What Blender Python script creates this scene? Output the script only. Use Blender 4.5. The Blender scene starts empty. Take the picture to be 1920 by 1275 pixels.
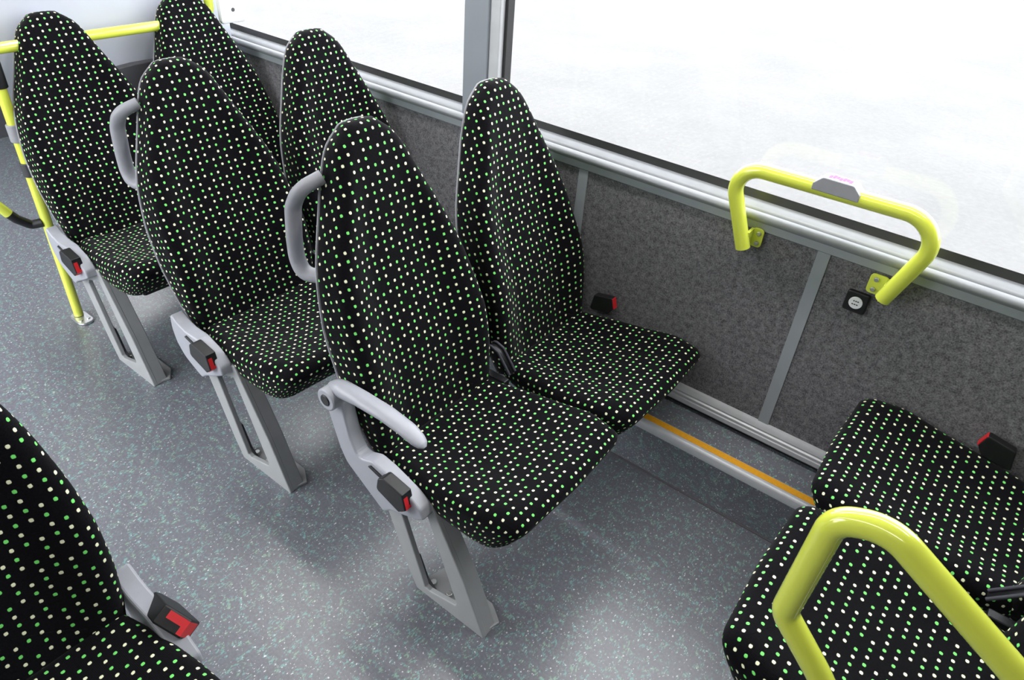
import bpy, bmesh, math, random
from mathutils import Vector, Matrix
import numpy as np

sc = bpy.context.scene
# ------------------------------------------------------------------ camera
YAW, PITCH, ROLL, FPX = math.radians(125.3070737), math.radians(-35.55571624), math.radians(4.61197474), 1333.89
CAM = Vector((0.0, 0.0, 1.7))
_f = Vector((math.cos(PITCH)*math.cos(YAW), math.cos(PITCH)*math.sin(YAW), math.sin(PITCH)))
_r = Vector((math.sin(YAW), -math.cos(YAW), 0)); _u = _r.cross(_f)
_r2 = _r*math.cos(ROLL)+_u*math.sin(ROLL); _u2 = -_r*math.sin(ROLL)+_u*math.cos(ROLL)
cd = bpy.data.cameras.new('camera'); cam = bpy.data.objects.new('camera', cd)
sc.collection.objects.link(cam)
cd.sensor_fit = 'HORIZONTAL'; cd.sensor_width = 36.0; cd.lens = FPX/1920*36.0; cd.clip_start = 0.02
m = Matrix.Identity(4)
for i, v in enumerate((_r2, _u2, -_f)):
    for j in range(3): m[j][i] = v[j]
m.translation = CAM
cam.matrix_world = m
sc.camera = cam

# ------------------------------------------------------------------ world, exposure
sc.view_settings.view_transform = 'Standard'; sc.view_settings.look = 'None'
sc.view_settings.gamma = 1.0; sc.view_settings.use_curve_mapping = False
sc.view_settings.exposure = 0.18
w = bpy.data.worlds.new('overcast_sky'); sc.world = w; w.use_nodes = True
bg = w.node_tree.nodes['Background']
bg.inputs['Color'].default_value = (0.97, 0.985, 1.0, 1); bg.inputs['Strength'].default_value = 6.0
sd = bpy.data.lights.new('hazy_sun', 'SUN'); sd.energy = 1.0; sd.angle = math.radians(28); sd.color = (1.0, 0.99, 0.96)
so = bpy.data.objects.new('hazy_sun', sd); sc.collection.objects.link(so)
so.rotation_euler = Vector((0.78, 0.52, -0.46)).to_track_quat('-Z', 'Y').to_euler()
try:
    sc.cycles.use_denoising = True
    sc.cycles.max_bounces = 8; sc.cycles.diffuse_bounces = 4; sc.cycles.transparent_max_bounces = 12
    sc.cycles.caustics_reflective = False; sc.cycles.caustics_refractive = False
except Exception: pass

def area(name, loc, rot, sx, sy, power, color=(1, 1, 1), portal=False):
    d = bpy.data.lights.new(name, 'AREA'); d.shape = 'RECTANGLE'; d.size = sx; d.size_y = sy
    d.energy = power; d.color = color
    if portal: d.cycles.is_portal = True
    o = bpy.data.objects.new(name, d); sc.collection.objects.link(o); o.location = loc; o.rotation_euler = rot
    return o
# daylight enters through the two rows of side windows (sampling portals only, they emit nothing)
area('window_portal_far', (-1.0, 1.90, 1.55), (math.radians(-90), 0, 0), 7.4, 1.2, 1, portal=True)
area('door_portal_near', (-2.85, -0.80, 1.05), (math.radians(90), 0, 0), 2.7, 2.0, 1, portal=True)
# the light of the two ceiling strips of the bus
for k, (yy, pw) in enumerate(((-0.34, 12), (1.40, 30))):
    area('ceiling_strip_light', (-1.7, yy, 2.285), (0, 0, 0), 5.2, 0.10, pw, (1.0, 0.98, 0.95))

# ------------------------------------------------------------------ materials
def srgb(r, g, b):
    def c(v):
        v /= 255.0
        return v/12.92 if v <= 0.04045 else ((v+0.055)/1.055)**2.4
    return (c(r), c(g), c(b), 1.0)

class NT:
    def __init__(s, name):
        s.m = bpy.data.materials.new(name); s.m.use_nodes = True
        s.t = s.m.node_tree; s.b = s.t.nodes['Principled BSDF']
    def n(s, typ, **kw):
        nd = s.t.nodes.new(typ)
        for k, v in kw.items(): setattr(nd, k, v)
        return nd
    def l(s, a, b): s.t.links.new(a, b)
    def math(s, op, a, b=None, c=None):
        nd = s.n('ShaderNodeMath', operation=op)
        for i, v in enumerate((a, b, c)):
            if v is None: continue
            if isinstance(v, (int, float)): nd.inputs[i].default_value = v
            else: s.l(v, nd.inputs[i])
        return nd.outputs[0]
    def mix(s, fac, a, b):
        nd = s.n('ShaderNodeMix', data_type='RGBA')
        if isinstance(fac, (int, float)): nd.inputs[0].default_value = fac
        else: s.l(fac, nd.inputs[0])
        for i, v in ((6, a), (7, b)):
            if isinstance(v, tuple): nd.inputs[i].default_value = v
            else: s.l(v, nd.inputs[i])
        return nd.outputs[2]
    def ramp(s, fac, p0, p1):
        nd = s.n('ShaderNodeMapRange'); nd.clamp = True
        s.l(fac, nd.inputs[0]); nd.inputs[1].default_value = p0; nd.inputs[2].default_value = p1
        return nd.outputs[0]
    def noise(s, vec, scale, detail=2.0, rough=0.5, dim='3D'):
        nd = s.n('ShaderNodeTexNoise'); nd.noise_dimensions = dim
        nd.inputs['Scale'].default_value = scale; nd.inputs['Detail'].default_value = detail
        nd.inputs['Roughness'].default_value = rough
        if vec is not None: s.l(vec, nd.inputs['Vector'])
        return nd.outputs['Fac']
    def bump(s, h, strength, dist):
        nd = s.n('ShaderNodeBump'); nd.inputs['Strength'].default_value = strength; nd.inputs['Distance'].default_value = dist
        s.l(h, nd.inputs['Height']); s.l(nd.outputs[0], s.b.inputs['Normal'])

def plain(name, col, rough=0.5, metal=0.0, coat=0.0, noise=0.0, nscale=60.0, bump=0.0):
    k = NT(name); k.b.inputs['Roughness'].default_value = rough; k.b.inputs['Metallic'].default_value = metal
    k.b.inputs['Coat Weight'].default_value = coat; k.b.inputs['Coat Roughness'].default_value = 0.08
    tc = k.n('ShaderNodeTexCoord')
    f = k.noise(tc.outputs['Object'], nscale, 3.0)
    a = tuple(max(0, c*(1-noise)) for c in col[:3])+(1,); b = tuple(min(1, c*(1+noise)) for c in col[:3])+(1,)
    k.l(k.mix(k.ramp(f, 0.3, 0.7), a, b), k.b.inputs['Base Color'])
    if bump: k.bump(k.noise(tc.outputs['Object'], 900.0, 1.0), bump, 0.0006)
    return k.m

def make_fabric():
    k = NT('dotted_moquette')
    uv = k.n('ShaderNodeUVMap'); sp = k.n('ShaderNodeSeparateXYZ'); k.l(uv.outputs[0], sp.inputs[0])
    u = k.math('DIVIDE', k.math('ADD', sp.outputs[0], 10.011), 0.0221); v = k.math('DIVIDE', k.math('ADD', sp.outputs[1], 10.0), 0.0192)
    iu = k.math('FLOOR', u); iv = k.math('FLOOR', v)
    fu = k.math('SUBTRACT', k.math('FRACT', u), 0.5); fv = k.math('SUBTRACT', k.math('FRACT', v), 0.5)
    au = k.math('POWER', k.math('DIVIDE', k.math('ABSOLUTE', fu), 0.152), 2.6)
    av = k.math('POWER', k.math('DIVIDE', k.math('ABSOLUTE', fv), 0.185), 2.6)
    tc = k.n('ShaderNodeTexCoord')
    edge = k.math('MULTIPLY', k.math('SUBTRACT', k.noise(tc.outputs['Object'], 420.0, 1.0), 0.5), 0.9)
    d = k.math('ADD', k.math('ADD', au, av), edge)
    dot = k.math('SUBTRACT', 1.0, k.ramp(d, 0.75, 1.3))
    rm = k.math('FLOORED_MODULO', iv, 6.0) if False else k.math('MODULO', iv, 6.0)
    off = None
    for i, t in enumerate((2, 0, 3, 5, 1, 4)):
        c = k.math('MULTIPLY', k.math('COMPARE', rm, float(i), 0.2), float(t))
        off = c if off is None else k.math('ADD', off, c)
    cm = k.math('MODULO', k.math('ADD', k.math('SUBTRACT', iu, off), 6.0), 6.0)
    keep = k.math('GREATER_THAN', cm, 0.5)
    dot = k.math('MULTIPLY', dot, keep)
    par = k.math('COMPARE', k.math('MODULO', k.math('ADD', iu, iv), 2.0), 1.0, 0.2)
    green, cream = srgb(128, 236, 122), srgb(246, 248, 214)
    dcol = k.mix(par, cream, green)
    nz = k.noise(tc.outputs['Object'], 350.0, 2.0)
    base = k.mix(k.ramp(nz, 0.3, 0.75), (0.0014, 0.0014, 0.0022, 1), (0.0052, 0.0052, 0.0075, 1))
    k.l(k.mix(dot, base, dcol), k.b.inputs['Base Color'])
    k.b.inputs['Roughness'].default_value = 0.95; k.b.inputs['Specular IOR Level'].default_value = 0.08
    k.b.inputs['Sheen Weight'].default_value = 0.05; k.b.inputs['Sheen Roughness'].default_value = 0.5
    rib = k.math('SINE', k.math('MULTIPLY', sp.outputs[1], 2400.0))
    h = k.math('ADD', k.math('ADD', k.math('MULTIPLY', dot, 1.0), k.math('MULTIPLY', nz, 0.6)), k.math('MULTIPLY', rib, 0.12))
    k.bump(h, 0.5, 0.0012)
    return k.m

def make_floor(name, base0, base1):
    k = NT(name); tc = k.n('ShaderNodeTexCoord'); P = tc.outputs['Object']
    def mapped(sx, sy, rot, off):
        mp = k.n('ShaderNodeMapping'); mp.inputs['Scale'].default_value = (sx, sy, 1); mp.inputs['Rotation'].default_value = (0, 0, rot)
        mp.inputs['Location'].default_value = off; k.l(P, mp.inputs['Vector']); return mp.outputs[0]
    big = k.noise(mapped(1, 1, 0, (0, 0, 0)), 44.0, 1.0, 0.5)
    fine = k.noise(mapped(1.0, 0.42, 0.25, (3, 1, 0)), 205.0, 2.0, 0.6)
    teal = k.math('MULTIPLY', k.ramp(big, 0.52, 0.60), k.ramp(fine, 0.52, 0.56))
    big2 = k.noise(mapped(1, 1, 0, (7, 3, 0)), 40.0, 1.0, 0.5)
    fine2 = k.noise(mapped(1.0, 0.42, 0.25, (8, 5, 0)), 205.0, 2.0, 0.6)
    grn = k.math('MULTIPLY', k.ramp(big2, 0.54, 0.62), k.ramp(fine2, 0.54, 0.58))
    spk = k.ramp(k.noise(mapped(1.0, 0.6, 0.1, (11, 2, 0)), 185.0, 1.0, 0.5), 0.675, 0.705)
    drk = k.ramp(k.noise(mapped(1, 1, 0, (5, 9, 0)), 120.0, 3.0), 0.3, 0.7)
    c = k.mix(drk, base0, base1)
    c = k.mix(k.math('MULTIPLY', teal, 0.62), c, srgb(122, 176, 172))
    c = k.mix(k.math('MULTIPLY', grn, 0.65), c, srgb(138, 178, 150))
    c = k.mix(k.math('MULTIPLY', spk, 0.75), c, srgb(225, 228, 232))
    k.l(c, k.b.inputs['Base Color'])
    k.b.inputs['Roughness'].default_value = 0.30; k.b.inputs['Specular IOR Level'].default_value = 0.75
    k.bump(k.noise(P, 260.0, 2.0), 0.12, 0.0008)
    return k.m

def make_carpet():
    k = NT('wall_carpet'); tc = k.n('ShaderNodeTexCoord'); P = tc.outputs['Object']
    a = k.noise(P, 230.0, 3.0, 0.7); b = k.noise(P, 60.0, 3.0, 0.6)
    f = k.math('ADD', k.math('MULTIPLY', a, 0.6), k.math('MULTIPLY', b, 0.4))
    c = k.mix(k.ramp(f, 0.36, 0.64), srgb(70, 69, 72), srgb(140, 139, 143))
    blue = k.ramp(k.noise(P, 180.0, 1.0), 0.62, 0.72)
    k.l(k.mix(k.math('MULTIPLY', blue, 0.5), c, srgb(58, 68, 86)), k.b.inputs['Base Color'])
    k.b.inputs['Roughness'].default_value = 1.0; k.b.inputs['Specular IOR Level'].default_value = 0.05
    k.b.inputs['Sheen Weight'].default_value = 0.1
    k.bump(a, 0.5, 0.002)
    return k.m

def make_glass():
    k = NT('window_glass'); t = k.t
    tr = k.n('ShaderNodeBsdfTransparent'); tr.inputs[0].default_value = (0.94, 0.945, 0.95, 1)
    gl = k.n('ShaderNodeBsdfGlossy'); gl.inputs['Roughness'].default_value = 0.01
    lw = k.n('ShaderNodeLayerWeight'); lw.inputs['Blend'].default_value = 0.5
    fac = k.math('MINIMUM', k.math('ADD', k.math('MULTIPLY', k.math('POWER', lw.outputs['Facing'], 5.0), 0.3), 0.012), 0.12)
    mx = k.n('ShaderNodeMixShader'); k.l(fac, mx.inputs[0]); k.l(tr.outputs[0], mx.inputs[1]); k.l(gl.outputs[0], mx.inputs[2])
    out = [n for n in t.nodes if n.type == 'OUTPUT_MATERIAL'][0]; k.l(mx.outputs[0], out.inputs['Surface'])
    return k.m

def make_emit(name, col, s):
    k = NT(name); k.b.inputs['Base Color'].default_value = (0.9, 0.9, 0.9, 1)
    k.b.inputs['Emission Color'].default_value = col; k.b.inputs['Emission Strength'].default_value = s
    return k.m

def make_ground():
    k = NT('snowy_asphalt'); tc = k.n('ShaderNodeTexCoord'); P = tc.outputs['Object']
    a = k.noise(P, 26.0, 4.0, 0.7); b = k.noise(P, 0.9, 3.0, 0.6)
    f = k.math('ADD', k.math('MULTIPLY', a, 0.55), k.math('MULTIPLY', b, 0.45))
    k.l(k.mix(k.ramp(f, 0.35, 0.62), (0.112, 0.112, 0.113, 1), (0.142, 0.141, 0.140, 1)), k.b.inputs['Base Color'])
    k.b.inputs['Roughness'].default_value = 0.9
    return k.m

M = dict(
    fabric=make_fabric(), floor=make_floor('speckled_vinyl', srgb(100, 101, 110), srgb(114, 115, 124)),
    carpet=make_carpet(), glass=make_glass(), ground=make_ground(),
    plastic=plain('light_grey_plastic', srgb(160, 162, 171), 0.36, 0.0, 0.0, 0.03, 30, 0.25),
    shell=plain('grey_shell_plastic', srgb(150, 151, 158), 0.5, 0.0, 0.0, 0.04, 40),
    steel=plain('grey_painted_steel', srgb(154, 156, 158), 0.42, 0.0, 0.0, 0.03, 30, 0.2),
    yellow=plain('yellow_powder_coat', srgb(228, 238, 88), 0.16, 0.0, 1.0, 0.02, 8),
    black=plain('black_plastic', srgb(26, 26, 29), 0.4, 0.0, 0.0, 0.1, 50, 0.3),
    dark=plain('dark_grey_plastic', srgb(62, 63, 68), 0.4, 0.0, 0.0, 0.08, 50),
    red=plain('red_button_plastic', srgb(214, 36, 44), 0.35, 0.0, 0.1, 0.03, 30),
    belt=plain('dark_belt_webbing', srgb(52, 52, 62), 0.6, 0.0, 0.0, 0.15, 200),
    trim=plain('grey_trim_paint', srgb(150, 156, 162), 0.4, 0.0, 0.0, 0.03, 20),
    alu=plain('brushed_aluminium', (0.72, 0.73, 0.76, 1), 0.28, 0.85, 0.0, 0.04, 25),
    alud=plain('dull_aluminium', srgb(190, 192, 196), 0.42, 0.2, 0.0, 0.04, 25),
    sill=plain('satin_sill_aluminium', srgb(146, 149, 154), 0.36, 0.15, 0.0, 0.04, 25),
    band=plain('black_glass_band', srgb(66, 66, 68), 0.3, 0.0, 0.0, 0.08, 14),
    rubber=plain('black_seal_rubber', srgb(28, 28, 30), 0.6, 0.0, 0.0, 0.1, 40),
    post=plain('grey_post_paint', srgb(138, 144, 152), 0.45, 0.0, 0.0, 0.03, 12),
    orange=plain('yellow_edge_strip', srgb(226, 160, 24), 0.55, 0.0, 0.0, 0.06, 120),
    cove=plain('floor_weld_strip', srgb(92, 88, 92), 0.5, 0.0, 0.0, 0.08, 60),
    chrome=plain('zinc_bolt', (0.62, 0.63, 0.62, 1), 0.3, 0.8, 0.0, 0.05, 80),
    white=plain('white_plastic', srgb(240, 241, 246), 0.4, 0.0, 0.0, 0.01, 20),
    pink=plain('magenta_print', srgb(186, 24, 128), 0.5, 0.0, 0.0, 0.02, 20),
    panel=plain('pale_grey_panel', srgb(196, 200, 214), 0.35, 0.0, 0.1, 0.02, 6),
    darkpanel=plain('dark_grey_panel', srgb(74, 74, 80), 0.6, 0.0, 0.0, 0.05, 30),
    ceil=plain('ceiling_panel', srgb(205, 205, 205), 0.6, 0.0, 0.0, 0.02, 5),
    lamp=make_emit('lit_lamp_diffuser', (1, 0.98, 0.95, 1), 6.0),
)

# ------------------------------------------------------------------ mesh helpers
def link(o):
    sc.collection.objects.link(o); return o
def mobj(name, verts, faces, mat, parent=None, uvs=None, smooth=True, angle=None):
    me = bpy.data.meshes.new(name); me.from_pydata([tuple(v) for v in verts], [], faces)
    bm = bmesh.new(); bm.from_mesh(me)
    if uvs is None: bmesh.ops.recalc_face_normals(bm, faces=bm.faces)
    bm.to_mesh(me); bm.free()
    if uvs is not None:
        lay = me.uv_layers.new(name='UVMap')
        for lp in me.loops: lay.data[lp.index].uv = uvs[lp.vertex_index]
    me.materials.append(mat)
    for p in me.polygons: p.use_smooth = smooth
    if smooth and angle: me.set_sharp_from_angle(angle=math.radians(angle))
    o = link(bpy.data.objects.new(name, me))
    if parent is not None: o.parent = parent
    return o
def bev(o, wd=0.003, seg=2):
    b = o.modifiers.new('bevel', 'BEVEL'); b.width = wd; b.segments = seg; b.limit_method = 'ANGLE'; b.angle_limit = math.radians(35)
    return o
def box(name, lo, hi, mat, parent=None, b=0.0):
    x0, y0, z0 = lo; x1, y1, z1 = hi
    v = [(x0,y0,z0),(x1,y0,z0),(x1,y1,z0),(x0,y1,z0),(x0,y0,z1),(x1,y0,z1),(x1,y1,z1),(x0,y1,z1)]
    f = [(0,3,2,1),(4,5,6,7),(0,1,5,4),(1,2,6,5),(2,3,7,6),(3,0,4,7)]
    o = mobj(name, v, f, mat, parent, smooth=False)
    if b: bev(o, b)
    return o
def boxes(name, lst, mat, parent=None, b=0.0):
    V, F = [], []
    for lo, hi in lst:
        x0, y0, z0 = lo; x1, y1, z1 = hi; n = len(V)
        V += [(x0,y0,z0),(x1,y0,z0),(x1,y1,z0),(x0,y1,z0),(x0,y0,z1),(x1,y0,z1),(x1,y1,z1),(x0,y1,z1)]
        F += [tuple(n+i for i in q) for q in ((0,3,2,1),(4,5,6,7),(0,1,5,4),(1,2,6,5),(2,3,7,6),(3,0,4,7))]
    o = mobj(name, V, F, mat, parent, smooth=False)
    if b: bev(o, b)
    return o
def fillet(pts, r, n=8):
    pts = [Vector(p) for p in pts]; out = [pts[0]]
    rr = r if isinstance(r, (list, tuple)) else [r]*len(pts)
    for i in range(1, len(pts)-1):
        a, b, c = pts[i-1], pts[i], pts[i+1]; d0 = (a-b); d1 = (c-b)
        ang = d0.angle(d1); t = min(rr[i]/math.tan(ang/2), d0.length*0.49, d1.length*0.49)
        p0 = b+d0.normalized()*t; p1 = b+d1.normalized()*t
        rad = t*math.tan(ang/2); bis = (d0.normalized()+d1.normalized()).normalized(); ctr = b+bis*(rad/math.sin(ang/2))
        v0 = p0-ctr; v1 = p1-ctr; th = v0.angle(v1); ax = v0.cross(v1).normalized()
        for k in range(n+1): out.append(ctr+Matrix.Rotation(th*k/n, 3, ax) @ v0)
    out.append(pts[-1]); return out
def sweep(name, path, rad, mat, parent=None, n=20, up=None, caps=True):
    """rad: number, (ra, rb) ellipse or a function of t in 0..1 giving (ra, rb); up keeps the b axis."""
    path = [Vector(p) for p in path]; V, F = [], []; N = len(path)
    L = [0]
    for i in range(1, N): L.append(L[-1]+(path[i]-path[i-1]).length)
    prev = None
    for i in range(N):
        t = (path[min(i+1, N-1)]-path[max(i-1, 0)]).normalized()
        if up is not None: a = up
        elif prev is None: a = Vector((0, 0, 1)) if abs(t.z) < 0.9 else Vector((1, 0, 0))
        else: a = prev
        b = (a-t*a.dot(t)).normalized(); prev = b; c = t.cross(b)
        rr = rad(L[i]/L[-1]) if callable(rad) else rad
        ra, rb = rr if isinstance(rr, (tuple, list)) else (rr, rr)
        for k in range(n):
            th = 2*math.pi*k/n; V.append(path[i]+c*(ra*math.cos(th))+b*(rb*math.sin(th)))
    for i in range(N-1):
        for k in range(n): F.append((i*n+k, i*n+(k+1)%n, (i+1)*n+(k+1)%n, (i+1)*n+k))
    if caps:
        F.append(tuple(range(n-1, -1, -1))); F.append(tuple((N-1)*n+k for k in range(n)))
    return mobj(name, V, F, mat, parent, angle=50)
def cyl(name, p0, p1, r, mat, parent=None, n=24, b=0.0):
    o = sweep(name, [p0, p1], r, mat, parent, n)
    if b: bev(o, b)
    return o
def prism(name, poly, y0, y1, mat, parent=None, hole=None, b=0.003, axis='y'):
    """poly in (x, z), extruded along y (or in (y, z) along x)."""
    bm = bmesh.new()
    def loop(pts):
        vs = [bm.verts.new((p[0], y0, p[1])) for p in pts]
        return [bm.edges.new((vs[i], vs[(i+1) % len(vs)])) for i in range(len(vs))]
    es = loop(poly)
    if hole: es += loop(hole)
    if hole: bmesh.ops.triangle_fill(bm, use_beauty=True, use_dissolve=False, edges=es)
    else: bm.faces.new([v for v in bm.verts])
    g = bmesh.ops.extrude_face_region(bm, geom=list(bm.faces))
    for v in g['geom']:
        if isinstance(v, bmesh.types.BMVert): v.co.y = y1
    if hole:
        bmesh.ops.dissolve_limit(bm, angle_limit=0.01, verts=bm.verts, edges=bm.edges)
    if axis == 'x':
        for v in bm.verts: v.co = Vector((v.co.y, v.co.x, v.co.z))
    bmesh.ops.recalc_face_normals(bm, faces=bm.faces)
    me = bpy.data.meshes.new(name); bm.to_mesh(me); bm.free(); me.materials.append(mat)
    o = link(bpy.data.objects.new(name, me))
    if parent is not None: o.parent = parent
    if b: bev(o, b)
    return o
def merge(name, objs):
    bm = bmesh.new(); mat = objs[0].data.materials[0]
    for o in objs: bm.from_mesh(o.data)
    me = bpy.data.meshes.new(name); bm.to_mesh(me); bm.free(); me.materials.append(mat)
    for o in objs: bpy.data.objects.remove(o)
    return link(bpy.data.objects.new(name, me))
def rpoly(pts, r, n=4):
    P = [Vector((p[0], p[1], 0)) for p in pts]; N = len(P); out = []
    rr = r if isinstance(r, (list, tuple)) else [r]*N
    for i in range(N):
        if rr[i] <= 0: out.append((P[i].x, P[i].y)); continue
        q = fillet([P[i-1], P[i], P[(i+1) % N]], rr[i], n)[1:-1]
        out += [(v.x, v.y) for v in q]
    return out
def empty(name, loc, label, cat, group=None, rz=0.0):
    o = link(bpy.data.objects.new(name, None)); o.location = loc; o.rotation_euler = (0, 0, rz); o.empty_display_size = 0.05
    o['label'] = label; o['category'] = cat
    if group: o['group'] = group
    return o
def struct(o):
    o['kind'] = 'structure'; return o
def tag(o, label, cat, group=None):
    o['label'] = label; o['category'] = cat
    if group: o['group'] = group
    return o
def smooth01(t):
    t = np.clip(t, 0, 1); return t*t*(3-2*t)

# ------------------------------------------------------------------ pads (upholstery)
def resample(pts, n):
    P = np.array(pts); P = np.vstack([P, P[:1]]); d = np.r_[0, np.cumsum(np.hypot(*np.diff(P, axis=0).T))]
    t = np.linspace(0, d[-1], n, endpoint=False)
    return np.c_[np.interp(t, d, P[:, 0]), np.interp(t, d, P[:, 1])]
def pad(outline, spine, sides, r, depth, to3, N=160, rings=16, rfun=None, flip=False, hfac=None):
    """outline (a,b) ccw; sides: list of (inset, h) from the back edge up to the roll; top h=depth(a,b) rolled by r near the edge."""
    O = resample(outline, N)
    T = np.roll(O, -1, 0)-np.roll(O, 1, 0); T /= np.linalg.norm(T, axis=1)[:, None]
    Nn = np.c_[T[:, 1], -T[:, 0]]                               # outward normal for ccw
    for _ in range(3): Nn = (np.roll(Nn, 1, 0)+Nn+np.roll(Nn, -1, 0)); Nn /= np.linalg.norm(Nn, axis=1)[:, None]
    S = np.array([spine(p) for p in O])
    R = np.array([rfun(p) for p in O]) if rfun else np.full(N, r)
    top = np.array([depth(p[0], p[1]) for p in O])
    V, UV, F = [], [], []
    rows = 0
    def add(P, h, uv):
        nonlocal rows
        for i in range(N): V.append(to3(P[i, 0], P[i, 1], h[i])); UV.append((uv[i, 0], uv[i, 1]))
        rows += 1
    hs = top-R
    for (ins, h) in sides:
        hh = np.full(N, h)*(np.array([hfac(p) for p in O]) if hfac else 1.0); P = O-Nn*ins
        add(P, np.minimum(hh, hs-0.002), O+Nn*np.maximum(hs-hh, 0)[:, None])
    for k in range(0, 6):
        a = k/6*math.pi/2; ins = R*(1-np.cos(a)); P = O-Nn*ins[:, None]
        P = np.array([p for p in P])
        hh = np.array([depth(*p) for p in P])-R*(1-np.sin(a))
        add(P, hh, O-Nn*(ins-0.35*R*(1-np.sin(a)))[:, None])
    P0 = O-Nn*(R)[:, None]
    for k in range(rings+1):
        f = k/rings; P = P0*(1-f)+S*f
        add(P, np.array([depth(*p) for p in P]), P)
    A = np.array(V).reshape(rows, N, 3); k0 = len(sides)+6
    dist = np.zeros((rows, N))
    for j in range(k0-1, -1, -1): dist[j] = dist[j+1]+np.linalg.norm(A[j]-A[j+1], axis=1)
    for j in range(k0):
        for i in range(N): UV[j*N+i] = (P0[i, 0]+Nn[i, 0]*dist[j, i], P0[i, 1]+Nn[i, 1]*dist[j, i])
    for j in range(rows-1):
        for i in range(N):
            q = (j*N+i, j*N+(i+1) % N, (j+1)*N+(i+1) % N, (j+1)*N+i)
            F.append(q[::-1] if flip else q)
    return V, F, UV

# backrest: plane coords a = y (across), b = s (height along the recline); h = forward
ZS = [0.36, 0.42, 0.50, 0.60, 0.68, 0.73, 0.80, 0.85, 0.90, 0.95, 1.00, 1.05, 1.085, 1.11, 1.129, 1.140, 1.147]
HW = [0.202, 0.217, 0.227, 0.230, 0.225, 0.219, 0.207, 0.195, 0.176, 0.154, 0.132, 0.113, 0.100, 0.087, 0.069, 0.052, 0.028]
SL = 0.30; KN = math.sqrt(1+SL*SL)
def hwz(z): return float(np.interp(z, ZS, HW))
BX0, BZ0 = -0.38, 0.40
def back3(a, b, h):
    # b is measured as z height for convenience; direction (-SL,1)/KN, normal (1,SL)/KN
    x = BX0-SL*(b-BZ0); z = b
    return (x+h/KN, a, z+h*SL/KN)
def bdepth(a, b):
    hw = hwz(b); t = abs(a)/max(hw, 0.02)
    B = float(np.interp(b, [0.36, 0.5, 0.62, 0.8, 0.92, 1.02, 1.15], [0.020, 0.034, 0.038, 0.032, 0.020, 0.006, -0.004]))
    lum = 0.012*math.exp(-((b-0.60)/0.11)**2) - 0.004*math.exp(-((b-0.85)/0.1)**2)+0.006*math.exp(-((b-1.02)/0.08)**2)
    return lum-0.006+B*float(smooth01((t-0.38)/0.5))
def outline_from_profile(off=0.0):
    z = np.linspace(ZS[0], ZS[-1], 70); hw = np.array([hwz(q) for q in z])
    ker = np.array([1, 2, 3, 2, 1.])/9
    hw2 = np.convolve(np.pad(hw, 2, mode='edge'), ker, 'valid')
    right = [(h+off, q) for h, q in zip(hw2, z)]
    capn = [(hw2[-1]*math.cos(t)*1.0, ZS[-1]+(0.003+off)*math.sin(t)) for t in np.linspace(0.3, math.pi-0.3, 7)]
    left = [(-h-off, q) for h, q in zip(hw2[::-1], z[::-1])]
    return right+capn+left
def bspine(p): return (0.0, min(max(p[1], 0.50), 1.02))
CACHE = {}
def cached(key, fn):
    if key not in CACHE: CACHE[key] = fn()
    return CACHE[key]
def inst(name, key, builder, parent):
    """first use builds the object, later uses copy it (mesh shared)"""
    if key in CACHE:
        o = CACHE[key].copy(); link(o); o.name = name
    else:
        o = builder(); CACHE[key] = o
    o.parent = parent; return o

def build_backrest():
    V, F, UV = pad(outline_from_profile(), bspine, [(0.004, -0.0815), (0.0, -0.076), (0.0, -0.052), (0.0, -0.027)], 0.030, bdepth, back3,
                   hfac=lambda p: float(np.interp(p[1], [0.36, 0.45, 0.58, 0.72, 1.02, 1.15], [0.45, 0.52, 0.76, 1.0, 1.0, 0.72])))
    return mobj('backrest', V, F, M['fabric'], uvs=UV)
def build_shell():
    O = resample(outline_from_profile(0.0015), 120)
    V, F = [], []
    T = np.roll(O, -1, 0)-np.roll(O, 1, 0); T /= np.linalg.norm(T, axis=1)[:, None]; Nn = np.c_[T[:, 1], -T[:, 0]]
    rows = [(0.006, -0.0805), (0.0, -0.081), (0.0, -0.0845), (0.004, -0.088), (0.022, -0.098), (0.05, -0.108)]
    for ins, h in rows:
        for p, n in zip(O, Nn): V.append(back3(p[0]-n[0]*ins, p[1]-n[1]*ins, h*float(np.interp(p[1], [0.36, 0.45, 0.58, 0.72, 1.02, 1.15], [0.45, 0.52, 0.76, 1.0, 1.0, 0.72]))))
    S = [bspine(p) for p in O]
    for f, h in ((0.5, -0.118), (1.0, -0.120)):
        for p, n, s in zip(O, Nn, S):
            q = (p[0]-n[0]*0.05, p[1]-n[1]*0.05); V.append(back3(q[0]*(1-f)+s[0]*f, q[1]*(1-f)+s[1]*f, h))
    n = len(O)
    for j in range(len(rows)+1):
        for i in range(n): F.append((j*n+i, j*n+(i+1) % n, (j+1)*n+(i+1) % n, (j+1)*n+i))
    return mobj('back_shell', V, F, M['shell'])

# cushion: plane coords a = x (fore-aft), b = y ; h = height
def cush_outline():
    pts = [(-0.395, -0.200), (-0.30, -0.222), (-0.16, -0.238), (-0.05, -0.240), (0.071, -0.234), (0.081, 0.0),
           (0.071, 0.234), (-0.05, 0.240), (-0.16, 0.238), (-0.30, 0.222), (-0.395, 0.200)]
    q = rpoly(pts, [0.03, 0.3, 0.3, 0.2, 0.055, 0.6, 0.055, 0.2, 0.3, 0.3, 0.03], 6)
    return q
def cdepth(a, b):
    z = float(np.interp(a, [-0.40, -0.30, -0.15, 0.0, 0.06], [0.392, 0.397, 0.416, 0.450, 0.464]))
    t = abs(b)/0.235
    return z+0.016*float(smooth01((t-0.35)/0.5))*float(np.interp(a, [-0.4, -0.25, -0.02, 0.05], [0.9, 1.0, 0.7, 0.2]))
def cspine(p): return (min(max(p[0], -0.28), -0.07), 0.0)
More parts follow.
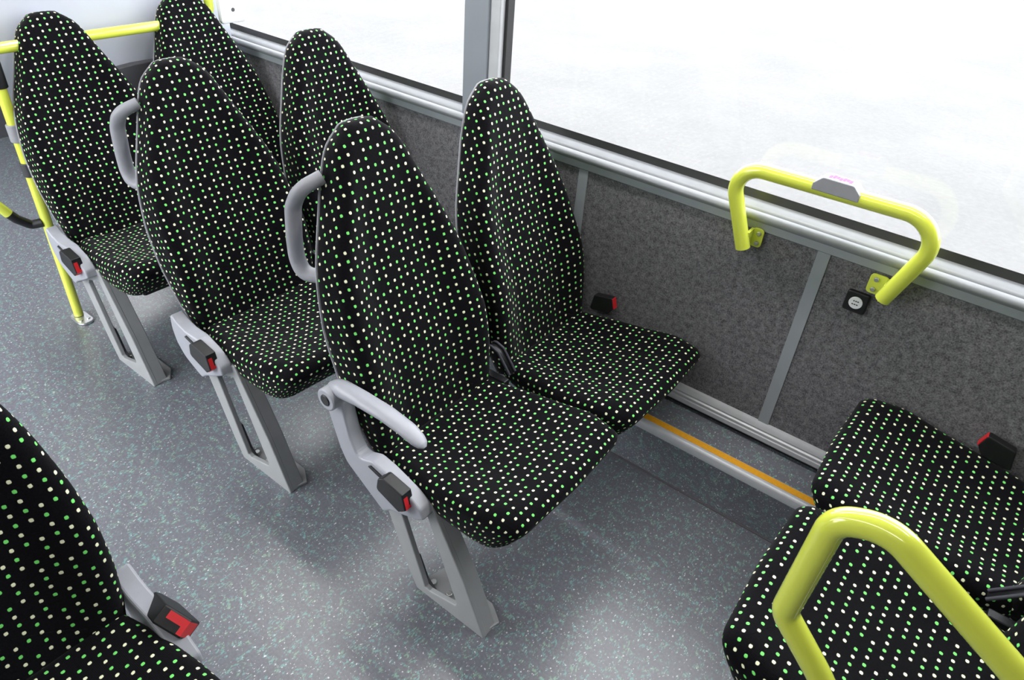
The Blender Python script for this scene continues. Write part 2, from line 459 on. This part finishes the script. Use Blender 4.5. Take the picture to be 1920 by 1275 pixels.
def build_cushion():
    def rf(p): return 0.028+0.030*float(smooth01((p[0]+0.06)/0.1))
    V, F, UV = pad(cush_outline(), cspine, [(0.040, 0.326), (0.018, 0.332), (0.004, 0.346), (0.0, 0.364)], 0.03, cdepth,
                   lambda a, b, h: (a - max(0, 0.435-h)*0.62*min(1, max(0, (a+0.08)/0.10)), b, h), N=180, rfun=rf)
    return mobj('seat_cushion', V, F, M['fabric'], uvs=UV)
def build_pan():
    O = resample(cush_outline(), 80); O = np.c_[np.clip(O[:, 0]*0.85-0.055, -0.38, -0.03), O[:, 1]*0.80]
    V = [(p[0], p[1], 0.335) for p in O]+[(p[0]*0.97, p[1]*0.93, 0.312) for p in O]; n = len(O)
    F = [(i, (i+1) % n, n+(i+1) % n, n+i) for i in range(n)]+[tuple(range(n)), tuple(range(2*n-1, n-1, -1))]
    return mobj('seat_pan', V, F, M['black'], smooth=False)

LEG_OUT = [(-0.240, 0.0), (0.0, 0.0), (-0.072, 0.165), (-0.160, 0.325), (-0.185, 0.372), (-0.33, 0.352), (-0.362, 0.300), (-0.268, 0.058)]
LEG_IN = [(-0.296, 0.285), (-0.206, 0.030), (-0.192, 0.026), (-0.100, 0.050), (-0.096, 0.064), (-0.200, 0.325), (-0.285, 0.300)]
def aisle_hardware(root, s, armrest, E):
    """s = -1: the aisle lies at local -y, s = +1: at +y.  E = half width of the seat"""
    yo = s*E
    def yy(v): return yo+s*v                                     # v > 0: outwards
    def order(a, b): return (min(a, b), max(a, b))
    tagk = (s, E)
    def legs():
        a = prism('leg', LEG_OUT, *order(yy(0.0), yy(-0.016)), M['steel'], None, LEG_IN, 0.0)
        c = prism('leg_flange', [(-0.0008, 0.0006), (-0.0728, 0.165), (-0.1608, 0.325), (-0.1858, 0.371), (-0.199, 0.371), (-0.174, 0.325), (-0.086, 0.165), (-0.016, 0.0006)], *order(yy(-0.010), yy(-0.052)), M['steel'], None, None, 0.0)
        return bev(merge('leg', [a, c]), 0.003)
    leg = inst('leg', ('leg',)+tagk, legs, root)
    def gus():
        return prism('gusset', [(-0.262, 0.012), (-0.185, 0.012), (-0.215, 0.04), (-0.245, 0.115), (-0.285, 0.115)], *order(yy(-0.016), yy(-0.024)), M['dark'], None, None, 0.001)
    inst('gusset', ('gus',)+tagk, gus, leg)
    def foot():
        pl = [(-0.245, yy(-0.002)), (-0.01, yy(-0.002)), (0.004, yy(-0.060)), (-0.045, yy(-0.092)), (-0.22, yy(-0.092))]
        V = [(p[0], p[1], 0.0) for p in pl]+[(p[0], p[1], 0.010) for p in pl]; n = len(pl)
        F = [(i, (i+1) % n, n+(i+1) % n, n+i) for i in range(n)]+[tuple(range(n-1, -1, -1)), tuple(range(n, 2*n))]
        return bev(mobj('foot_plate', V, F, M['steel'], None, smooth=False), 0.003)
    fp = inst('foot_plate', ('foot',)+tagk, foot, root)
    for k, bx in enumerate((-0.205, -0.148)):
        def bolt(bx=bx): return bev(cyl('bolt', (bx, yy(-0.032), 0.008), (bx, yy(-0.032), 0.024), 0.009, M['chrome'], None, 14), 0.002)
        inst('bolt', ('bolt', k)+tagk, bolt, fp)
    # moulded side frame
    if armrest:
        pol = [(-0.500, 0.575), (-0.498, 0.505), (-0.468, 0.408), (-0.447, 0.368), (-0.402, 0.336), (-0.352, 0.300), (-0.318, 0.276),
               (-0.292, 0.300), (-0.200, 0.335), (-0.178, 0.352), (-0.190, 0.378), (-0.228, 0.400), (-0.305, 0.426), (-0.350, 0.433), (-0.400, 0.412), (-0.424, 0.460), (-0.440, 0.530), (-0.442, 0.585)]
        rr = [0.02, 0.05, 0.1, 0.06, 0.1, 0.1, 0.012, 0.012, 0.05, 0.006, 0.02, 0.1, 0.05, 0.02, 0.02, 0.1, 0.1, 0.02]
    else:
        pol = [(-0.428, 0.462), (-0.434, 0.408), (-0.424, 0.362), (-0.396, 0.322), (-0.350, 0.296), (-0.318, 0.280),
               (-0.292, 0.300), (-0.225, 0.334), (-0.196, 0.352), (-0.200, 0.376), (-0.236, 0.406), (-0.300, 0.430), (-0.360, 0.430), (-0.392, 0.440)]
        rr = [0.008, 0.08, 0.06, 0.08, 0.1, 0.012, 0.012, 0.05, 0.006, 0.02, 0.08, 0.05, 0.03, 0.03]
    sf = inst('side_frame', ('sf', armrest)+tagk, lambda: bev(prism('side_frame', rpoly(pol, rr), *order(yy(0.034), yy(-0.006)), M['plastic'], None, None, 0.0), 0.010, 3), root)
    # ledge lip that carries the cushion
    lip = [(-0.345, yy(0.004)), (-0.185, yy(0.004)), (-0.185, yy(-0.02)), (-0.345, yy(-0.02))]
    # seat belt stalk and buckle
    def slot(): return bev(prism('buckle_stalk', [(-0.362, 0.412), (-0.352, 0.420), (-0.290, 0.404), (-0.292, 0.392)], *order(yy(0.028), yy(0.038)), M['black'], None, None, 0), 0.002)
    bu = inst('belt_buckle', ('bu',)+tagk, lambda: bev(prism('belt_buckle', rpoly([(-0.317, 0.378), (-0.310, 0.418), (-0.294, 0.430), (-0.228, 0.418), (-0.218, 0.371), (-0.242, 0.351)], [0.012, 0.012, 0.01, 0.003, 0.003, 0.003]), *order(yy(0.022), yy(0.054)), M['black'], None, None, 0), 0.003), root)
    inst('buckle_stalk', ('st',)+tagk, slot, bu)
    def red():
        o = 0.0016
        up = prism('red_up', [(-0.2292+o, 0.415), (-0.2208+o, 0.380), (-0.2260, 0.380), (-0.2340, 0.415)], *order(yy(0.038), yy(0.0505)), M['red'], None, None, 0.0)
        lo = prism('red_lo', [(-0.2208+o, 0.380), (-0.2188+o, 0.372), (-0.2360+o, 0.3565-o), (-0.2400, 0.3565), (-0.2260, 0.380)], *order(yy(0.026), yy(0.0505)), M['red'], None, None, 0.0)
        return merge('release_button', [up, lo])
    inst('release_button', ('red',)+tagk, red, bu)
    if armrest:
        ya = (yy(0.000)+yy(0.046))/2
        path = fillet([(-0.476, ya, 0.580), (-0.455, ya, 0.600), (-0.385, ya, 0.608), (-0.300, ya, 0.611), (-0.235, ya, 0.604), (-0.205, ya, 0.594), (-0.195, ya, 0.590), (-0.186, ya, 0.586), (-0.181, ya, 0.583)], 0.08, 6)
        def rad(t):
            wv = float(np.interp(t, [0, 0.1, 0.5, 0.85, 0.93, 0.975, 1.0], [0.020, 0.023, 0.0240, 0.0225, 0.0195, 0.014, 0.005]))
            hv = float(np.interp(t, [0, 0.1, 0.3, 0.6, 0.9, 0.97, 1.0], [0.026, 0.024, 0.017, 0.013, 0.011, 0.008, 0.003]))
            return (wv, hv)
        ar = inst('armrest', ('arm',)+tagk, lambda: sweep('armrest', path, rad, M['plastic'], None, 24, up=Vector((0, 0, 1))), root)
        pv = inst('pivot_hub', ('piv',)+tagk, lambda: bev(cyl('pivot_hub', (-0.472, yy(0.004), 0.574), (-0.472, yy(0.058), 0.574), 0.030, M['plastic'], None, 32), 0.004), ar)
        inst('pivot_cap', ('pcap',)+tagk, lambda: bev(cyl('pivot_cap', (-0.472, yy(0.056), 0.574), (-0.472, yy(0.0605), 0.574), 0.0155, M['black'], None, 24), 0.002), ar)
def back_handle(root, s):
    # aisle side grab handle behind the backrest
    y = s*0.165; y2 = s*0.115
    pts = [(-0.640, y2, 1.030), (-0.662, y, 1.008), (-0.694, y, 0.955), (-0.704, y, 0.870), (-0.704, y, 0.815), (-0.682, y, 0.778), (-0.590, y2, 0.778)]
    return inst('back_handle', ('bh', s), lambda: sweep('back_handle', fillet(pts, 0.07, 8), (0.017, 0.021), M['shell'], None, 20, up=Vector((0, 1, 0))), root)
def wall_hardware(root, s, E):
    """wall side of a window seat: buckle, bracket ; inner side: folded belt"""
    def order(a, b): return (min(a, b), max(a, b))
    y0 = s*(E-0.035); y1 = s*(E-0.010)
    bu = inst('belt_buckle', ('wbu', s), lambda: bev(prism('belt_buckle', rpoly([(-0.345, 0.420), (-0.335, 0.478), (-0.268, 0.492), (-0.258, 0.455), (-0.275, 0.430)], 0.006), *order(y0, y1), M['black'], None, None, 0), 0.003), root)
    inst('release_button', ('wred', s), lambda: bev(prism('release_button', [(-0.266, 0.4895), (-0.2555, 0.4555), (-0.2595, 0.4545), (-0.270, 0.4890)], *order(s*(E-0.033), s*(E-0.012)), M['red'], None, None, 0), 0.001), bu)
    inst('wall_bracket', ('wbr', s), lambda: bev(prism('wall_bracket', [(-0.36, 0.30), (-0.08, 0.30), (-0.12, 0.24), (-0.32, 0.24)], *order(s*(E-0.05), s*(E+0.002)), M['steel'], None, None, 0), 0.003), root)
    inst('support_beam', ('sb', s), lambda: boxes('support_beam', [((-0.30, -0.235, 0.255), (-0.24, 0.235, 0.310))], M['steel'], None, 0.004), root)
    yb = -s*(E+0.008)
    def strap():
        V, F = [], []
        path = fillet([(-0.415, yb, 0.425), (-0.405, yb, 0.492), (-0.365, yb, 0.480), (-0.318, yb, 0.420)], 0.02, 6)
        n = len(path)
        for p in path: V += [(p.x, yb-0.012, p.z), (p.x, yb+0.012, p.z)]
        F = [(2*i, 2*i+1, 2*i+3, 2*i+2) for i in range(n-1)]
        o = mobj('seat_belt', V, F, M['black'], None)
        md = o.modifiers.new('solid', 'SOLIDIFY'); md.thickness = 0.003
        return o
    st = inst('seat_belt', ('strap', s), strap, root)
    inst('belt_anchor', ('anchor', s), lambda: boxes('belt_anchor', [((-0.425, yb-0.0135, 0.345), (-0.335, yb+0.0135, 0.385))], M['black'], None, 0.004), st)
    for k, dy in enumerate((-0.013, 0.013)):
        def ed(dy=dy):
            return sweep('belt_tongue', fillet([(-0.408, yb+dy, 0.470), (-0.400, yb+dy, 0.494), (-0.365, yb+dy, 0.483), (-0.318, yb+dy, 0.424)], 0.012, 6), 0.0042, M['belt'], None, 10)
        inst('belt_tongue', ('tongue', k, s), ed, st)

def settle(root, dz, dt):
    """seats of one row stand a little higher / lower than those of the next: dz at the cushion, dt at the head"""
    for c in root.children:
        n = c.name.split('.')[0]
        if n in ('backrest', 'back_shell', 'back_handle'):
            k = (1.143+dt-0.40-dz)/0.743; c.scale.z = k; c.location.z = 0.40+dz-0.40*k
        elif n == 'leg': c.scale.z = (0.352+dz)/0.352
        elif n not in ('foot_plate',): c.location.z = dz
    return root
def seat(loc, rz, side, label, kind, armrest=False, handle=False, E=0.240):
    root = empty('bus_seat', loc, label, 'bus seat', 'black dotted bus seats', rz)
    inst('seat_cushion', 'cush', build_cushion, root)
    inst('seat_pan', 'pan', build_pan, root)
    inst('backrest', 'back', build_backrest, root)
    inst('back_shell', 'shell', build_shell, root)
    if kind == 'aisle': aisle_hardware(root, side, armrest, E)
    else: wall_hardware(root, -side, E)
    if handle: back_handle(root, side)
    return root

# ------------------------------------------------------------------ setting
WY, SILL = 1.818, 0.865
X0, X1 = -4.9, 2.6
RY = -0.73
struct(box('floor', (X0-0.1, RY-0.1, -0.06), (X1+0.1, 1.656, 0.0), M['floor']))
struct(box('step_ledge', (X0, 1.656, -0.06), (X1, WY+0.02, 0.200), M['floor']))
def wall(name, y0, y1):
    return struct(box(name, (X0-0.1, y0, -0.06), (X1+0.1, y1, 0.866), M['carpet']))
wall('wall_left', WY, WY+0.055)
DX0, DX1 = -4.2, -1.5                                           # the glazed rear door opposite
struct(boxes('wall_right', [((X0-0.1, RY-0.055, -0.06), (DX0, RY, 2.05)), ((DX1, RY-0.055, -0.06), (X1+0.1, RY, 2.05))], M['carpet']))
dr = struct(boxes('door_1', [((DX0, RY-0.05, 0.0), (DX0+0.05, RY-0.01, 2.05)), ((-2.88, RY-0.05, 0.0), (-2.82, RY-0.01, 2.05)), ((DX1-0.05, RY-0.05, 0.0), (DX1, RY-0.01, 2.05)),
    ((DX0, RY-0.05, 0.0), (DX1, RY-0.01, 0.06))], M['rubber']))
dg = boxes('door_glass', [((DX0+0.05, RY-0.033, 0.06), (-2.88, RY-0.027, 2.05)), ((-2.82, RY-0.033, 0.06), (DX1-0.05, RY-0.027, 2.05))], M['glass']); dg.parent = dr
struct(box('wall_left_upper', (X0-0.1, WY, 2.05), (X1+0.1, WY+0.055, 2.36), M['ceil']))
struct(box('wall_right_upper', (X0-0.1, RY-0.055, 2.05), (X1+0.1, RY, 2.36), M['ceil']))
struct(box('ceiling', (X0-0.1, RY-0.06, 2.30), (X1+0.1, WY+0.06, 2.36), M['ceil']))
struct(box('wall_rear', (X0-0.06, RY, 0.0), (X0, WY, 2.30), M['darkpanel']))
struct(box('wall_front', (X1, RY, 0.0), (X1+0.06, WY, 2.30), M['darkpanel']))
# window sill trim: one extruded profile (y, z)
prof = [(WY+0.055, 0.860), (WY-0.004, 0.8655), (WY-0.007, 0.868), (WY-0.007, 0.889), (WY-0.012, 0.893), (WY-0.017, 0.899), (WY-0.018, 0.905), (WY-0.014, 0.912), (WY-0.007, 0.9155),
        (WY-0.003, 0.9165), (WY-0.003, 0.9145), (WY+0.001, 0.9145), (WY+0.002, 0.918), (WY+0.010, 0.924), (WY+0.022, 0.931), (WY+0.034, 0.934), (WY+0.055, 0.934)]
def extr(name, pf, x0, x1, mat, angle=40):
    n = len(pf); V = [(x0, a, b) for a, b in pf]+[(x1, a, b) for a, b in pf]
    F = [(i, (i+1) % n, n+(i+1) % n, n+i) for i in range(n)]+[tuple(range(n)), tuple(range(2*n-1, n-1, -1))]
    return struct(mobj(name, V, F, mat, None, smooth=True, angle=angle))
extr('trim_1', prof[3:], X0, X1, M['sill'])
extr('trim_12', [(WY+0.02, 0.860)]+prof[1:4]+[(WY+0.02, 0.889)], X0, X1, M['trim'])
# dark ceramic band low on the panes
def window(name, x0, x1, y, band=True):
    o = struct(box(name, (x0, y, 0.925), (x1, y+0.006, 2.06), M['glass']))
    if band:
        c = box('lower_band', (x0, y-0.0015, 0.925), (x1, y-0.0005, 0.9575), M['band']); c.parent = o
    return o
GY = WY+0.034
window('window_1', -1.425, 0.90, GY)
struct(box('wall_left_light_block', (0.90, WY, 0.86), (X1, WY+0.055, 2.06), M['darkpanel'])); window('window_2', -3.70, -1.50, GY)  # front end closed by an unseen solid panel, added to dim the right
# post between the panes
struct(boxes('trim_2', [((-1.560, WY-0.012, 0.918), (-1.463, WY+0.06, 2.06))], M['post'], None, 0.003))
struct(boxes('trim_3', [((-1.463, WY-0.004, 0.918), (-1.422, WY+0.058, 2.06))], M['alud'], None, 0.004))
struct(boxes('trim_4', [((-1.422, WY+0.016, 0.918), (-1.411, WY+0.05, 2.06))], M['rubber'], None, 0.002))
struct(boxes('trim_5', [((-3.80, WY-0.012, 0.918), (-3.66, WY+0.06, 2.06))], M['post'], None, 0.003))
# flat cover strips on the carpet
for k, xa in enumerate((-1.083, -0.3365, 0.410)):
    struct(box('trim_%d' % (6+k), (xa, WY-0.004, 0.262), (xa+0.0335, WY, 0.868), M['trim'], None, 0.001))
# ribbed aluminium skirting on the ledge
sk = [(WY, 0.276), (WY-0.010, 0.274), (WY-0.014, 0.268), (WY-0.017, 0.258), (WY-0.016, 0.252), (WY-0.021, 0.249), (WY-0.021, 0.243), (WY-0.019, 0.240), (WY-0.023, 0.236), (WY-0.023, 0.222), (WY-0.019, 0.217), (WY, 0.217)]
sk0 = extr('baseboard_left', sk, X0, X1, M['alud'], 25)
struct(box('baseboard_shadow_gap', (X0, WY-0.006, 0.200), (X1, WY, 0.217), M['rubber']))
# nosing on the ledge
nz = [(1.690, 0.2000), (1.690, 0.2035), (1.664, 0.2065), (1.652, 0.2065), (1.646, 0.2045), (1.6425, 0.199), (1.6425, 0.176), (1.656, 0.174), (1.656, 0.2000)]
extr('trim_9', nz, X0, X1, M['alud'], 40)
struct(box('trim_10', (X0, 1.6600, 0.2060), (X1, 1.6840, 0.2078), M['orange']))
struct(box('trim_11', (X0, 1.649, 0.0), (X1, 1.657, 0.004), M['cove'], None, 0.001))
# outside
g = struct(box('outside_ground', (-60, 1.95, -0.42), (60, 60, -0.36), M['ground']))
g2 = struct(box('outside_ground_near', (-60, -60, -0.42), (60, -0.85, -0.36), M['ground']))
# ceiling lamps (fixtures of the strip lights)
for yy in (-0.34, 1.40):
    r = empty('ceiling_lamp', (-1.0, yy, 2.30), 'long ceiling strip lamp %s' % ('above the far seats' if yy > 0.5 else 'above the near seats'), 'ceiling lamp')
    box('lamp_housing', (-3.4, -0.08, -0.008), (2.0, 0.08, 0.0), M['white'], r)
    box('diffuser', (-3.35, -0.055, -0.013), (1.95, 0.055, -0.008), M['lamp'], r)

# ------------------------------------------------------------------ seats
L1, PITCHX = -0.612, 0.7615
YA, YB = 1.085, 1.576
rows = [('front', 0), ('middle', 1), ('rear', 2)]
seat((L1, YA, 0), 0, -1, 'black dotted aisle seat with a curved grey armrest folded down beside its cushion', 'aisle', True, True)
seat((L1, YB, 0), 0, -1, 'black dotted window seat right next to the seat with the lowered grey armrest', 'window')
settle(seat((L1-PITCHX, YA-0.012, 0), 0, -1, 'black dotted aisle seat directly behind the seat with the curved grey armrest', 'aisle', False, True), 0.024, -0.022)
settle(seat((L1-PITCHX, YB-0.012, 0), 0, -1, 'black dotted window seat, head before the left pane, one row behind the grey window post', 'window'), 0.012, -0.008)
settle(seat((L1-2*PITCHX, YA-0.012, 0), 0, -1, 'black dotted aisle seat beside the yellow floor pole at far left', 'aisle'), 0.030, -0.030)
settle(seat((L1-2*PITCHX, YB-0.012, 0), 0, -1, 'black dotted window seat farthest back, below the white box at the top of the photo', 'window'), 0.02, -0.02)
fg = seat((L1-0.062, 0.030, 0), 0, 1, 'black dotted seat cut off at the lower left corner, its red buckle facing the aisle', 'aisle', E=0.222)
for c in fg.children:
    if c.name.startswith('belt_buckle'):                         # this buckle stands up and turns to the aisle
        C0 = Vector((-0.275, 0.259, 0.390)); C1 = Vector((-0.300, 0.256, 0.398))
        c.matrix_local = Matrix.Translation(C1) @ Matrix.Rotation(math.radians(-14), 4, 'Z') @ Matrix.Rotation(math.radians(-36), 4, 'Y') @ Matrix.Rotation(math.radians(32), 4, 'X') @ Matrix.Scale(1.22, 4) @ Matrix.Translation(-C0)
ZF = 0.085
LF = -0.032
struct(box('seat_plinth', (LF-0.05, 0.78, 0.0), (1.2, 1.656, ZF), M['floor']))
seat((LF, 1.080, ZF), math.pi, 1, 'rear-facing black dotted seat cushion at lower right behind the thick yellow handle', 'aisle')
fw = seat((LF, 1.573, ZF), math.pi, 1, 'rear-facing black dotted seat cushion at right against the wall, red buckle at its far side', 'window')

for c in fw.children:
    if c.name.startswith('belt_buckle'): c.location.x += 0.042; c.location.z -= 0.008
# ------------------------------------------------------------------ wall handrail, box and button
hr = empty('handrail', (-0.34, WY, 0.90), 'yellow bent tube handrail bolted to the wall under the window', 'handrail')
def rel(p, o=(-0.34, WY, 0.90)): return (p[0]-o[0], p[1]-o[1], p[2]-o[2])
RX0, RX1, RYY = -0.512, -0.136, 1.755
path = fillet([rel((-0.5163, 1.775, 0.8215)), rel((-0.5951, 1.745, 1.0485)), rel((-0.0685, 1.745, 1.0571)), rel((-0.1473, 1.775, 0.8190))], [0, 0.064, 0.074, 0], 12)
sweep('tube', path, 0.0198, M['yellow'], hr, 24)
for (xa, xb, zz) in ((-0.512, -0.480, 0.847), (-0.152, -0.196, 0.835)):
    lo, hi = min(xa, xb), max(xa, xb)
    P = rpoly([(lo, zz-0.027), (hi, zz-0.027), (hi, zz+0.027), (lo, zz+0.027)], 0.010)
    b = prism('bracket', [(p[0]+0.34, p[1]-0.90) for p in P], -0.013, -0.008, M['yellow'], hr, None, 0.001)
    e = prism('bracket_arm', [(p[0]+0.34, p[1]-0.90) for p in [(xa-0.004, zz-0.024), (xa+0.004, zz-0.024), (xa+0.004, zz+0.024), (xa-0.004, zz+0.024)]], -0.05, -0.010, M['yellow'], b, None, 0.001)
    bx = xa+(xb-xa)*0.62
    for dz in (-0.014, 0.014):
        cyl('bolt', rel((bx, WY-0.013, zz+dz)), rel((bx, WY-0.019, zz+dz)), 0.0062, M['chrome'], b, 14, 0.0015)
sb = empty('stop_request_box', (-0.328, 1.745, 1.0525), 'grey stop request box clipped on the yellow wall handrail', 'stop button box')
prism('housing', rpoly([(-0.055, -0.002), (0.055, -0.002), (0.055, 0.014), (0.036, 0.033), (-0.036, 0.033), (-0.055, 0.014)], [0.002, 0.002, 0.004, 0.010, 0.010, 0.004]), -0.0225, 0.0225, M['shell'], sb, None, 0.003)
stk = box('sticker', (-0.030, -0.018, 0.0330), (0.030, 0.018, 0.0338), M['white'], sb); stk['label'] = 'white sticker with blurred magenta print'
boxes('magenta_print', [((-0.0265+0.0078*i, -0.015+0.003*((i*7) % 3), 0.0338), (-0.0192+0.0078*i, 0.006+0.0030*((i*5) % 3), 0.0342)) for i in range(7)], M['pink'], stk)

bt = empty('wall_button', (-0.2045, WY, 0.768), 'small black square wall switch with a round white face under the handrail', 'wall button'); bt.scale = (1.14, 1.0, 1.14)
q = rpoly([(-0.025, -0.026), (0.025, -0.026), (0.025, 0.026), (-0.025, 0.026)], 0.006)
prism('plate', q, -0.012, 0.0, M['black'], bt, None, 0.004)
cyl('face', (0, -0.012, 0), (0, -0.0150, 0), 0.0150, M['white'], bt, 32, 0.001)
marks = [((-0.006+0.0046*i, -0.0156, 0.003), (-0.0030+0.0046*i, -0.0149, 0.0058)) for i in range(3)] + \
        [((-0.0075+0.0050*i, -0.0156, -0.0050), (-0.0038+0.0050*i, -0.0149, -0.0024)) for i in range(3)]
boxes('printed_marks', marks, M['dark'], bt)

# ------------------------------------------------------------------ yellow grab rail of the rear-facing seats
GYP = 0.77
def onY(px, py, Y):
    d = _r2*((px-960)/FPX)-_u2*((py-637.5)/FPX)+_f
    s = (Y-CAM.y)/d.y
    return CAM+d*s
gr = empty('grab_rail', (0.2, GYP, 0.6), 'thick yellow tube grab rail looping in front of the lower right seats', 'grab rail')
# measured corners of the loop, then on to the seat frame outside the picture
gp = [(0.200, 0.50), (0.0675, 0.7046), (-0.0176, 0.7946), (-0.0112, 1.0037), (0.0474, 1.0316), (0.2292, 0.9196), (0.400, 0.800)]
GP = [Vector((a-0.2, 0.0, b-0.6)) for a, b in gp]
sweep('tube', fillet(GP, [0, 0.3, 0.035, 0.04, 0.09, 0.3, 0], 10), 0.0195, M['yellow'], gr, 28)
for p in ((0.200, 0.50), (0.400, 0.800)):
    cyl('mounting_flange', (p[0]-0.2, 0.0, p[1]-0.6), (p[0]-0.2, 0.033, p[1]-0.6), 0.026, M['yellow'], gr, 20, 0.003)

# ------------------------------------------------------------------ yellow pole, rails and partition behind the third row
PX, PY = -2.745, 0.870
sp = empty('stanchion_pole', (PX, PY, 0.0), 'yellow upright floor pole with grey clamps at far left', 'pole')
cyl('tube', (0, 0, 0.012), (0, 0, 2.29), 0.0175, M['yellow'], sp, 24)
def flange():
    pts = rpoly([(-0.03, -0.03), (0.075, -0.03), (0.075, 0.03), (-0.03, 0.03)], 0.026, 6)
    V = [(p[0], p[1], 0.0) for p in pts]+[(p[0], p[1], 0.010) for p in pts]; n = len(pts)
    F = [(i, (i+1) % n, n+(i+1) % n, n+i) for i in range(n)]+[tuple(range(n-1, -1, -1)), tuple(range(n, 2*n))]
    return bev(mobj('floor_flange', V, F, M['alu'], sp, smooth=False), 0.003)
fl = flange()
for bx, by in ((0.045, -0.014), (0.045, 0.014)): cyl('screw', (bx, by, 0.009), (bx, by, 0.014), 0.007, M['chrome'], fl, 12)
for z0, z1, mt, rr in ((0.60, 0.65, 'dark', 0.0215), (0.725, 0.785, 'shell', 0.0235), (0.905, 1.00, 'black', 0.024)):
    cyl('clamp', (0, 0, z0), (0, 0, z1), rr, M[mt], sp, 24, 0.003)
# low barrier with black elbow
br = empty('barrier_rail', (-2.745, PY, 0.42), 'yellow barrier tube with black elbow joined to the far left pole', 'barrier rail')
EL = [(0.017, 0.0, 0.004), (-0.02, -0.03, 0.004), (-0.10, -0.055, 0.0), (-0.115, -0.075, 0.02), (-0.13, -0.09, 0.06)]
sweep('elbow', fillet([(0.0, -0.012, 0.004), (-0.02, -0.045, -0.002), (-0.02, -0.085, 0.035), (-0.02, -0.105, 0.065)], 0.02, 8), 0.0165, M['black'], br, 18)
sweep('tube', [(-0.02, -0.103, 0.062), (-0.02, -0.40, 0.56)], 0.0175, M['yellow'], br, 20)
# horizontal rail in front of the rear partition
RXX = -2.760
rr_ = empty('partition_rail', (RXX, 1.30, 1.020), 'yellow rail running across the pale partition behind the rear seats', 'handrail')
sweep('tube', fillet([(0, -0.428+0.0, 0), (0, 0.375, 0), (0, 0.375, 1.27)], [0, 0.05, 0], 8), 0.0180, M['yellow'], rr_, 20)
pt = empty('partition', (-2.86, 1.37, 0.0), 'pale grey partition board with dark lower panel behind the rear seats', 'partition')
box('upper_board', (-0.012, -0.47, 0.70), (0.012, 0.44, 2.28), M['panel'], pt, 0.004)
arch = [(-0.40, 0.205), (0.44, 0.205)]+[(0.44-0.84*t, 0.862+0.05*math.sin(math.pi*min(1, t*1.0))*0.5-0.20*max(0, t-0.55)**1.5) for t in np.linspace(0, 1, 14)]
prism('lower_panel', [(p[0], p[1]) for p in arch], 0.014, 0.05, M['darkpanel'], pt, None, 0.004, axis='x')
wb = empty('white_box', (-2.725, 1.745, 1.014), 'white box with one round dark hole beside the window at the top', 'box')
box('casing', (-0.014, -0.056, -0.012), (0.014, 0.062, 0.30), M['white'], wb, 0.012)
cyl('hole', (0.0135, 0.0, 0.038), (0.0155, 0.0, 0.038), 0.0075, M['dark'], wb, 20)
